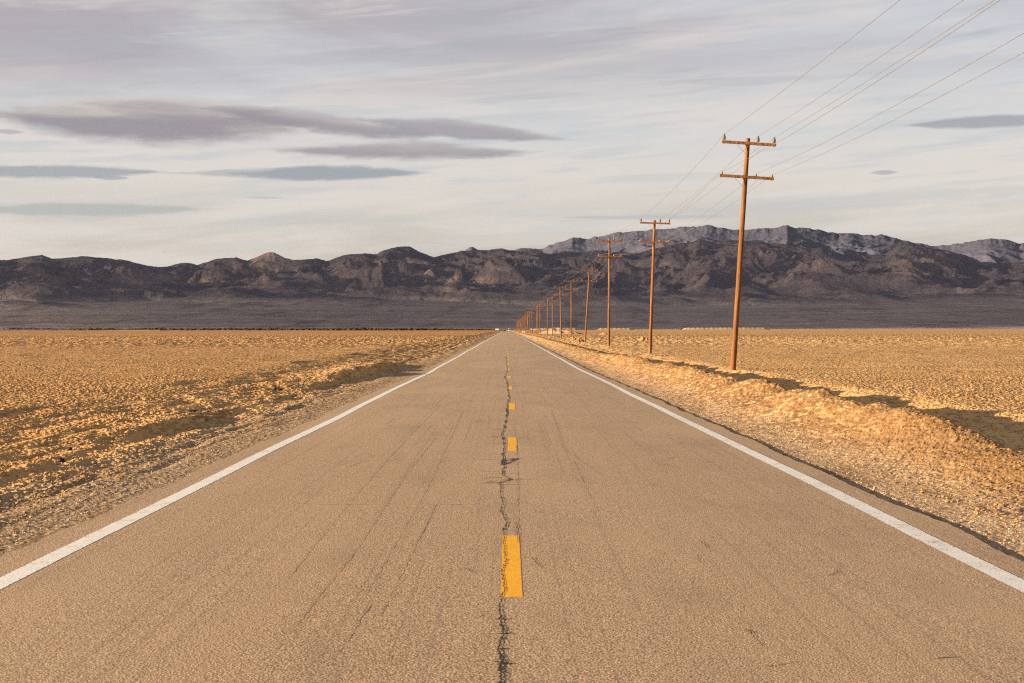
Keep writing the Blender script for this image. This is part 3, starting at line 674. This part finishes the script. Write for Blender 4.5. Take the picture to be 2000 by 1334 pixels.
def shade_cloud_bank():
    nx_, ny_ = 90, 70
    xs = np.linspace(-21500, -4200, nx_); ys = np.linspace(-6000, 7200, ny_)
    X, Y = np.meshgrid(xs, ys)
    # edge facing the lake bed kept where its shadow ends just beyond the shore
    k = (2600 - 20) / sdir.z
    edge_y = 2720 + k * sdir.y
    m = ss(Y, edge_y + 0, edge_y + 500) * (1 - ss(Y, 6000, 7000)) * ss(X, -21000, -20000) * (1 - ss(X, -5200, -4400))
    n = fbm(X / 2600, Y / 2600, 4, 301)
    T = 420 * np.sqrt(m) * (1 + .5 * n)
    Zt = 2600 + T; Zb = 2600 - 20 * m * (1 + n)
    v = np.concatenate([np.stack([X, Y, Zt], -1).reshape(-1, 3), np.stack([X, Y, Zb], -1).reshape(-1, 3)])
    q = grid_quads(ny_, nx_); keep = (m.ravel()[q] > 0.02).any(1); q = q[keep]
    f = np.concatenate([q, q[:, ::-1] + nx_ * ny_])
    o = mesh_np('shade_cloud', v, f, m_shade_cloud); tag(o, 'unseen vapour bank added left of the road to shade the mountains', kind='structure')
shade_cloud_bank()

# ------------------------------------------------------------------ utility poles
def make_pole():
    root = bpy.data.objects.new('utility_pole', None); COL.objects.link(root)
    mb = MB(); rg = random.Random(4)
    prof = [(0.132, -0.6)] + [(0.132 - 0.034 * (k / 24.), k / 24. * 10.6) for k in range(25)] + [(0.085, 10.63)]
    mb.lathe(prof, n=20, wob=lambda a, z: 0.035 * math.sin(3 * a + z * .7) + 0.02 * math.sin(7 * a + z * 1.9))
    mb.build('pole_shaft', m_wood, root, smooth=True)
    for arm, z in (('upper', 10.38), ('lower', 8.86)):
        mb = MB(); mb.box((0, -0.17, 0), (2.44, 0.10, 0.125)); ca = mb.build('crossarm', m_wood, root, bevel=0.008); ca.location = (0.03, 0, z)
        for sx in (-1, 1):
            br = MB(); br.bar((sx * 0.58, -0.235, -0.05), (sx * 0.09, -0.18, -0.50), 0.035, 0.010); br.build('brace', m_steel, ca)
        mb2 = MB(); mb2.lathe([(0.022, -.26), (0.022, .05)], (0, 0, 0), 8, axis=Matrix.Rotation(R(90), 3, 'X')); mb2.build('bolt', m_steel, ca)
        for ix in (-1.13, 0.40, 1.13):
            ins = MB()
            if arm == 'upper':
                ins.lathe([(0.016, -0.10), (0.016, 0.10), (0.04, 0.10), (0.075, 0.11), (0.078, 0.15), (0.05, 0.16), (0.072, 0.175), (0.072, 0.21), (0.048, 0.22), (0.062, 0.235), (0.06, 0.27), (0.035, 0.29), (0.045, 0.32), (0.03, 0.36)], (ix, -0.17, 0), 12)
                io = ins.build('insulator', m_cer, ca, smooth=True)
            else:
                ins.lathe([(0.014, -0.12), (0.014, 0.07), (0.06, 0.075), (0.065, 0.12), (0.04, 0.135), (0.046, 0.16), (0.03, 0.185)], (ix, -0.17, 0), 12)
                io = ins.build('insulator', m_glass, ca, smooth=True)
    return root
proto = make_pole()
def dup(o, parent=None, small=False):
    c_ = o.copy(); COL.objects.link(c_); c_.parent = parent
    for ch in list(o.children):
        if small and ch.name.split('.')[0] in ('brace', 'bolt', 'insulator'): continue
        dup(ch, c_, small)
    return c_
# base pixel, top pixel, distance
meas = [(None, None, 23.0), ((1431, 729), (1461, 270), 65.5), ((1269.5, 690), (1278.5, 430), 103.2), ((1189, 674.6), (1190.5, 466), 145.0), ((1142.8, 666.2), (1151.5, 526), 189.0),
        ((1116.3, 659.6), (1115.6, 546.6), 229.0), ((1096, 660.6), (1094, 560), 272.5), ((1079.3, 658.8), (1078.8, 574), 324.0), ((1069, 655.6), (1069.8, 582), 367.0),
        ((1055, 654.6), (1055, 588.4), 410.0), ((1050.8, 653.2), (1050.5, 594), 453.0), ((1048.4, 652.8), (1048.6, 596), 480.0), ((1039.7, 652.2), (1039, 601.6), 539.0), ((1035.4, 651.4), (1035, 603), 582.0),
        ((1031, 650.8), (1030.7, 608), 630.0), ((1028, 650.2), (1027.7, 609), 672.0)]
d_ = 715.0; rr = random.Random(3)
while d_ < 1650:
    meas.append(((991 + 10.1 * F / d_ + rr.uniform(-.7, .7), 643 + 1.8 * F / d_), (991 + 10.1 * F / d_ + rr.uniform(-1.0, 1.0), 643 - rr.uniform(7.7, 8.2) * F / d_), d_)); d_ += 42.5
ORD = ['first', 'second', 'third', 'fourth', 'fifth', 'sixth', 'seventh', 'eighth', 'ninth', 'tenth', 'eleventh', 'twelfth', 'thirteenth']
LABS = {0: 'wooden utility pole standing nearest to the camera just beyond the right edge',
        1: 'tallest wooden utility pole in view with two tilted crossarms behind the berm',
        2: 'bright orange brown utility pole, second in view along the row',
        3: 'straight dark red brown utility pole, third in view along the row',
        4: 'strongly leaning utility pole above the rubble heap, fourth in view'}
poles = []
def world_at(px, py, dist):
    d = ray(px, py); return Vector((0, 0, CAM_H)) + d * (dist / d.y)
for i, (bp, tp, dist) in enumerate(meas):
    if bp is None: base, topv = Vector((9.9, dist, -0.1)), Vector((10.5, dist, 9.52))
    else: base, topv = world_at(*bp, dist), world_at(*tp, dist)
    root = proto if i == 0 else dup(proto, small=i > 16)
    v_ = topv - base; s_ = v_.length / 10.63
    q = v_.to_track_quat('Z', 'Y')
    # keep the crossarm square to the road
    zax = v_.normalized(); xax = Vector((1, 0, 0)); yax = zax.cross(xax).normalized(); xax = yax.cross(zax)
    yaw = rr.uniform(-0.05, 0.05) if i > 2 else 0.0
    root.matrix_world = Matrix.Translation(base) @ Matrix((xax, yax, zax)).transposed().to_4x4() @ Matrix.Rotation(yaw, 4, 'Z') @ Matrix.Scale(s_, 4)
    if i == 4: tilt = 0
    lab = LABS.get(i) or (f'wooden utility pole with two crossarms, {ORD[i-1]} in view along the receding row' if i < 13 else 'tiny far wooden utility pole in the crowded vanishing end of the row')
    tag(root, lab, 'utility pole', 'wooden utility poles along the right side of the road'); poles.append(root)
# the ground rises to meet each pole foot: small collar of banked dirt
bpy.context.view_layer.update()
wires = [(-1.13, 10.38 + 0.34, 'topmost left wire, on the left insulators of the upper crossarms'), (0.40, 10.38 + 0.34, 'middle wire on the upper crossarms, just right of the pole tops'),
         (1.13, 10.38 + 0.34, 'wire on the right end insulators of the upper crossarms'), (-1.13, 8.86 + 0.17, 'wire on the left end insulators of the lower crossarms'),
         (0.40, 8.86 + 0.17, 'middle wire on the lower crossarms, just right of the pole shafts'), (1.13, 8.86 + 0.17, 'lowest wire, on the right end insulators of the lower crossarms')]
for wx, wz, lab in wires:
    mb = MB(); pts = []
    at = [p_.matrix_world @ Vector((wx + 0.03, -0.17, wz)) for p_ in poles]
    for i in range(min(len(at) - 1, 26)):
        a_, b_ = at[i], at[i + 1]; sag = (0.0022 if wz > 10 else 0.0055) * (b_ - a_).length if i == 0 else 0.006 * (b_ - a_).length
        for k in range(14 if i < 6 else 6):
            t_ = k / (14. if i < 6 else 6.); pp = a_.lerp(b_, t_); pp.z -= 4 * sag * t_ * (1 - t_); pts.append(pp)
    pts.append(at[min(len(at) - 1, 26)])
    mb.tube(pts, 0.0075, 6)
    tag(mb.build('power_line', m_wire, smooth=True), lab, 'power line', 'power lines strung between the poles')

# ------------------------------------------------------------------ small things near the road
def gz(x, y): return float(ground_z(np.array([x]), np.array([y]), np.array([0.02]))[0])
def rock_mesh(name, rad, flat, seed, n=3):
    import bmesh
    bm = bmesh.new(); bmesh.ops.create_icosphere(bm, subdivisions=n, radius=1.0)
    for v in bm.verts:
        c_ = v.co.copy(); k = 1 + 0.30 * float(pn(c_.x * 1.7 + seed, c_.y * 1.7 + c_.z, seed)) + 0.16 * float(pn(c_.x * 4 + seed, c_.z * 4 + c_.y * 2, seed + 1)) + .08 * float(pn(c_.x * 10, c_.z * 10 + c_.y * 6, seed + 2))
        v.co = Vector((c_.x * rad[0], c_.y * rad[1], c_.z * rad[2])) * k
    me = bpy.data.meshes.new(name); bm.to_mesh(me); bm.free(); return me
def place(name, me, mat_, x, y, label, cat, sink=0.0, rot=0.0, group=None):
    o = link(name, me, mat_); o.location = (x, y, gz(x, y) - sink); o.rotation_euler.z = rot
    return tag(o, label, cat, group)
def ground_px(px, py, z=0.0):
    d = ray(px, py); k = (z - CAM_H) / d.z; return d.x * k, d.y * k
# scraps on the left
x, y = ground_px(538, 751, 0.1)
mb = MB(); mb.v = [(-.22, 0, 0), (.10, 0.05, 0), (.02, .1, .24), (0.0, .16, 0), (.08, .02, .0), (.45, .05, .12), (.42, .16, .02), (.12, .12, .16)]
mb.f = [(0, 1, 2), (1, 3, 2), (3, 0, 2), (0, 3, 1), (4, 5, 7), (5, 6, 7), (6, 4, 7), (4, 6, 5)]
o = mb.build('torn_scrap', m_black); o.scale = (.5, .5, .62); o.location = (x, y, gz(x, y) + .02); tag(o, 'pointed black scrap sticking out of the crumbly dirt left of the two sticks', 'scrap')
x, y = ground_px(584, 754, 0.05)
for k, (dx_, top_, lab) in enumerate(((-0.05, (0.03, 0.05, 0.42), 'taller of two dark sticks poking up beside the left bank'), (0.05, (0.14, 0.0, 0.34), 'shorter more tilted of two dark sticks beside the left bank'))):
    mb = MB(); mb.tube([(0, 0, -0.08), (top_[0] * .45, top_[1] * .5, top_[2] * .5), top_], 0.017, 6)
    o = mb.build('dead_stick', m_black); o.location = (x + dx_, y, gz(x + dx_, y)); tag(o, lab, 'stick', 'dead sticks on the left')
for k, (px, py, rad, lab) in enumerate([(375, 797, (.15, .07, .05), 'flat black stone lying on pale dirt left of the road'), (118, 891, (.06, .05, .05), 'small round black stone near the left edge of the photo'),
                                        (136, 866, (.05, .05, .035), 'tiny dark stone furthest left on the crumbly ground')]):
    x, y = ground_px(px, py, 0.05); place('stone', rock_mesh('stone', rad, 1, 5 + k, 2), m_black, x, y, lab, 'stone', sink=-.02)
# rubble heaps by the poles
def heap(px, py, w, h, depth, label, seed, nr=60, dist=None, name='rubble_heap', cat='rubble heap', mt=None, bits=(.05, .16)):
    if dist is None: x, y = ground_px(px, py, 0.05)
    else: q = world_at(px, py, dist); x, y = q.x, q.y
    n = 40; rs = np.linspace(0, 1, 16); an = np.linspace(0, 2 * np.pi, n, endpoint=False)
    Rg, Ag = np.meshgrid(rs, an, indexing='ij'); rough_ = 1 + .35 * pn(np.cos(Ag) * 2 + seed, np.sin(Ag) * 2, seed)
    X = Rg * np.cos(Ag) * w / 2 * rough_; Y = Rg * np.sin(Ag) * depth / 2 * rough_
    Z = h * (1 - Rg ** 1.4) ** 1.1 * (1 + .6 * pn(X / (w * .22) + seed, Y / (w * .22), seed)) + .06 * h * fbm(X / (w * .06), Y / (w * .06), 3, seed) - 0.12 * Rg
    i = np.arange(16 * n).reshape(16, n); i2 = np.roll(i, -1, 1)
    q_ = np.stack([i[:-1], i[1:], i2[1:], i2[:-1]], -1).reshape(-1, 4)
    zc = gz(x, y) if y < 2300 else 0
    e_ = bpy.data.objects.new(name, None); COL.objects.link(e_); e_.location = (x, y, zc); tag(e_, label, cat)
    mesh_np('mound', np.stack([X, Y, Z], -1), q_, mt or m_clod, e_, smooth=False)
    mb = MB(); rg = random.Random(seed)
    if nr:
        for k in range(nr):
            a_ = rg.uniform(0, 6.28); r_ = math.sqrt(rg.random()) * .9; X_, Y_ = r_ * math.cos(a_) * w / 2, r_ * math.sin(a_) * depth / 2
            s_ = rg.uniform(*bits); z_ = h * max(0, 1 - r_ ** 1.4) ** 1.1
            mb.box((X_, Y_, z_ + s_ * .15), (s_, s_ * rg.uniform(.6, 1.2), s_ * rg.uniform(.4, .9)), Matrix.Rotation(rg.uniform(0, 3), 3, Vector((rg.random(), rg.random(), rg.random() + .1)).normalized()))
        o = mb.build('chunks', mt or m_clod, e_); o['kind'] = 'stuff'
    return e_
heap(1132, 666, 1.6, 0.62, 1.2, 'small rubble heap at the foot of the leaning fourth pole', 11, 70, dist=183)
heap(1120, 660, 1.0, 0.5, 1.0, 'smaller pale clod heap between the fourth and fifth poles', 12, 30, dist=221)
heap(1257, 666, 2.2, 0.55, 1.6, 'low isolated dirt heap left of the second pole on the lake bed', 13, 20, dist=215)
heap(1181, 652, 3.6, 0.8, 3, 'low flat dirt heap left of the third pole on the lake bed', 14, 10, dist=450)
heap(1090, 654, 15.0, 2.3, 9, 'broad pale sand mound behind the fifth to eighth poles', 15, 0, dist=560, name='sand_mound', cat='sand mound', mt=m_salt)
heap(1118, 655, 8.0, 0.9, 5, 'low grey tail of dirt right of the broad pale mound', 16, 20, dist=500, name='dirt_pile', cat='dirt pile')

# loose stones on the shoulders and mud clods over the bank and bed
def scatter(name, n, xs, ys, size, mat_, label, seed, power=1.6):
    rg = np.random.RandomState(seed)
    yy_ = ys[0] * (ys[1] / ys[0]) ** rg.rand(n); side = np.where(rg.rand(n) < .5, -1, 1)
    xx_ = side * (xs[0] + (xs[1] - xs[0]) * rg.rand(n) ** power)
    s = size[0] * (size[1] / size[0]) ** (rg.rand(n) ** 2.2)
    base_ = np.array([(1, 0, 0), (-1, 0, 0), (0, 1, 0), (0, -1, 0), (0, 0, 1), (0, 0, -1), (.62, .62, .5), (-.62, .62, .5), (.62, -.62, .5), (-.62, -.62, .5)], float)
    tri = np.array([(4, 0, 6), (4, 6, 2), (0, 2, 6), (4, 2, 7), (4, 7, 1), (2, 1, 7), (4, 8, 0), (4, 3, 8), (3, 0, 8), (4, 9, 3), (4, 1, 9), (1, 3, 9), (5, 2, 0), (5, 1, 2), (5, 3, 1), (5, 0, 3)])
    V = base_[None] * (s[:, None, None] * (0.65 + .7 * rg.rand(n, 10, 1))) * np.stack([np.ones(n), .6 + .6 * rg.rand(n), .5 + .4 * rg.rand(n)], -1)[:, None]
    a_ = rg.rand(n) * 6.28; ca, sa = np.cos(a_)[:, None], np.sin(a_)[:, None]
    Vx = V[..., 0] * ca - V[..., 1] * sa; Vy = V[..., 0] * sa + V[..., 1] * ca
    g = ground_z(xx_, yy_, yy_ * .0007)
    V = np.stack([Vx + xx_[:, None], Vy + yy_[:, None], V[..., 2] + (g + s * .25)[:, None]], -1)
    T = tri[None] + (np.arange(n) * 10)[:, None, None]
    o = mesh_np(name, V, T, mat_, smooth=False, tri=True); tag(o, label, kind='stuff')
scatter('gravel', 16000, (4.35, 6.6), (6, 70), (0.005, 0.014), m_stone, 'loose stones strewn along both road shoulders', 1)
scatter('clods', 42000, (4.8, 22), (8, 100), (0.006, 0.026), m_clod, 'crumbled dry mud lumps over the lake bed', 2, 1.3)

# ------------------------------------------------------------------ at the far shore
def shore(px): return world_at(px, 645, 2500)
def bank(px0, px1, hpx, label, seed, bump_px=9.0, dist=2520.0, depth=30.0, mt=None):
    a_, b_ = world_at(px0, 644, dist), world_at(px1, 644, dist); n = max(12, int((px1 - px0) * 2))
    xs = np.linspace(a_.x, b_.x, n); sp = bump_px / F * dist; H_ = hpx / F * dist
    prof = np.array([(-1, 0), (-.55, .5), (-.2, .9), (0, 1), (.25, .85), (.6, .45), (1, 0)])
    ph = np.abs(np.sin(xs / sp * math.pi + .8 * pn(xs / sp / 2, xs * 0, seed))) ** 1.0
    endt = np.minimum(1, np.minimum(np.arange(n), n - 1 - np.arange(n)) / 14.0) ** .7
    hh = H_ * endt * (0.86 + .10 * ph + .10 * pn(xs / sp / 1.7, xs * 0 + 3, seed + 1))
    V = np.stack([np.repeat(xs[:, None], 7, 1), dist + prof[None, :, 0] * depth / 2 * np.ones((n, 1)) + 4 * pn(xs / 30, xs * 0, seed)[:, None], prof[None, :, 1] * hh[:, None] - .3], -1)
    o = mesh_np('spoil_bank', V, grid_quads(n, 7), mt or m_salt, smooth=False)
    return tag(o, label, 'spoil bank')
bank(1166, 1236, 4.6, 'short pale spoil bank on the far shore right of the third pole', 1)
bank(1236, 1334, 2.0, 'low thin pale spoil ridge joining the two taller banks', 2, 4)
bank(1332, 1500, 5.2, 'long pale scalloped spoil bank left of and behind the tallest pole', 3)
bank(1500, 2060, 2.2, 'long low pale ridge along the right half of the far shore', 4, 11)
bank(1045, 1130, 4.5, 'pale low bank on the far shore behind the broad sand mound', 5)
bank(235, 320, 2.0, 'thin pale bank in front of the dark scrub on the left shore', 6, 30, dist=2470)
# dark thicket along the left shore
rg = np.random.RandomState(5); n = 5200
px_ = -260 + rg.rand(n) * 1230; yy_ = 2560 + rg.rand(n) * 60; d0 = [ray(p_, 644) for p_ in px_]
xx_ = np.array([q.x / q.y for q in d0]) * yy_; thin = np.interp(px_, [-300, 700, 880, 970], [1, 1, .8, .35])
s = (1.0 + 2.0 * rg.rand(n)) * thin * (1 + .5 * pn(xx_ / 60, xx_ * 0, 8))
base_ = np.array([(1, 0, 0), (-1, 0, 0), (0, 1, 0), (0, -1, 0), (0, 0, 1), (0, 0, -1), (.7, .6, .7), (-.7, .6, .6), (.6, -.7, .7), (-.6, -.7, .6)], float)
tri = np.array([(4, 0, 6), (4, 6, 2), (0, 2, 6), (4, 2, 7), (4, 7, 1), (2, 1, 7), (4, 8, 0), (4, 3, 8), (3, 0, 8), (4, 9, 3), (4, 1, 9), (1, 3, 9), (5, 2, 0), (5, 1, 2), (5, 3, 1), (5, 0, 3)])
V = base_[None] * s[:, None, None] * (0.6 + .8 * rg.rand(n, 10, 1)) * np.array([1.5, 1.2, 1.0]) + np.stack([xx_, yy_, s * .6], -1)[:, None]
tag(mesh_np('scrub', V, tri[None] + (np.arange(n) * 10)[:, None, None], m_scrub, smooth=False, tri=True), 'dark thicket of desert scrub lining the left shore', kind='stuff')

def empty(name, loc, label, cat, group=None, rot=0):
    o = bpy.data.objects.new(name, None); COL.objects.link(o); o.location = loc; o.rotation_euler.z = rot; return tag(o, label, cat, group)
def car(name, px, dist, L, Wd, H, van, body_m, label, cat):
    q = world_at(px, 645, dist); e_ = empty(name, (q.x, q.y, float(road_z(dist)) + .01), label, cat)
    # side profile swept over the width, nose towards -Y
    if van: prof = [(-L / 2, .35), (-L / 2, 1.0), (-L / 2 + .7, 1.25), (-L / 2 + 1.2, H * .95), (-L / 2 + 1.6, H), (L / 2 - .05, H), (L / 2, H * .9), (L / 2, .4)]
    else: prof = [(-L / 2, .3), (-L / 2 + .05, .75), (-L / 2 + 1.1, .92), (-L / 2 + 1.8, H * .97), (-L / 2 + 3.1, H), (L / 2 - .6, 1.0), (L / 2, .92), (L / 2, .35)]
    mb = MB(); n = len(prof)
    for sx in (-1, 1):
        for (y_, z_) in prof: mb.v.append((sx * Wd / 2 * (0.82 if z_ > 1.1 else 1), y_, z_))
    for k in range(n): m_ = (k + 1) % n; mb.f.append((k, m_, n + m_, n + k))
    mb.f += [tuple(reversed(range(n))), tuple(range(n, 2 * n))]
    mb.build('body', body_m, e_, bevel=.05)
    g = MB(); zt, zb = (H * .9, 1.3) if van else (H * .93, .98); y0_, y1_ = (-L / 2 + 1.17, -L / 2 + .74) if van else (-L / 2 + 1.72, -L / 2 + 1.17)
    wv = Wd * .36; g.v = [(-wv, y0_ - .05, zt), (wv, y0_ - .05, zt), (wv, y1_ - .05, zb), (-wv, y1_ - .05, zb), (-wv, y0_, zt), (wv, y0_, zt), (wv, y1_, zb), (-wv, y1_, zb)]
    g.f = [(0, 3, 2, 1), (4, 5, 6, 7), (0, 1, 5, 4), (1, 2, 6, 5), (2, 3, 7, 6), (3, 0, 4, 7)]; g.build('windscreen', m_glaz, e_)
    for sx in (-1, 1):
        for sy in (-1, 1):
            w_ = MB(); w_.lathe([(.33, -.11), (.34, 0), (.33, .11)], (sx * (Wd / 2 - .1), sy * L * .3, .34), 16, axis=Matrix.Rotation(R(90), 3, 'Y')); w_.build('wheel', m_rub, e_)
        h_ = MB(); h_.box((sx * Wd * .34, -L / 2 - .01, .68), (.3, .06, .16)); h_.build('headlight', m_signw, e_)
    return e_
car('car', 985.6, 1150, 4.5, 1.85, 1.6, False, m_dark, 'tiny dark car at the far end of the road', 'car')
car('van', 994.6, 1330, 5.6, 2.2, 2.9, True, m_pale, 'tiny pale grey van to the right of the dark car', 'van')
# white sign board left of the road
q = world_at(970.8, 645, 1000); e_ = empty('road_sign', (q.x, q.y, 0.0), 'wide white sign board on posts left of the road end', 'sign')
z_ = world_at(970.8, 643.2, 1000).z
mb = MB(); mb.box((0, 0, z_), (2.3, .06, .85)); mb.build('sign_board', m_signw, e_, bevel=.01)
for sx in (-.8, .8):
    mb = MB(); mb.box((sx, .06, z_ / 2 - .2), (.09, .06, z_ + .6)); mb.build('post', m_steel, e_)
for k, (px, py, dist, lab) in enumerate([(1020, 649.2, 720, 'leftmost of two close white marker posts'), (1023.7, 649.6, 700, 'right one of two close white marker posts'), (1029.5, 648.0, 850, 'lone white marker post among the distant poles')]):
    q = world_at(px, py, dist); e_ = empty('marker_post', (q.x, q.y, q.z), lab, 'marker post', 'white marker posts by the distant poles')
    mb = MB(); mb.box((0, 0, .45), (.30, .05, .95)); mb.build('post_blade', m_signw, e_, bevel=.01)
    mb = MB(); mb.box((0, -.03, .75), (.14, .012, .14)); mb.build('reflector', m_steel, e_)
for k, (px, wpx, hpx, lab) in enumerate([(1038, 5, 3, 'white trailer box leftmost behind the distant poles'), (1044.5, 6, 2.4, 'long low white trailer box behind the distant poles'), (1059.5, 3, 3.4, 'short tall white trailer box just left of the broad sand mound')]):
    dist = 1900; q = world_at(px, 644.6, dist); wv, hv = wpx / F * dist, hpx / F * dist
    e_ = empty('trailer', (q.x, q.y, 0.0), lab, 'trailer', 'white boxes beyond the poles')
    mb = MB(); mb.box((0, 0, .8 + hv / 2), (wv, 2.4, hv)); mb.build('box_body', m_box, e_, bevel=.05)
    for sx in (-1, 1):
        mb = MB(); mb.lathe([(.42, -.12), (.42, .12)], (sx * wv * .3, -1.1, .42), 14, axis=Matrix.Rotation(R(90), 3, 'X')); mb.build('wheel', m_rub, e_)
print('scene built', len(bpy.data.objects))
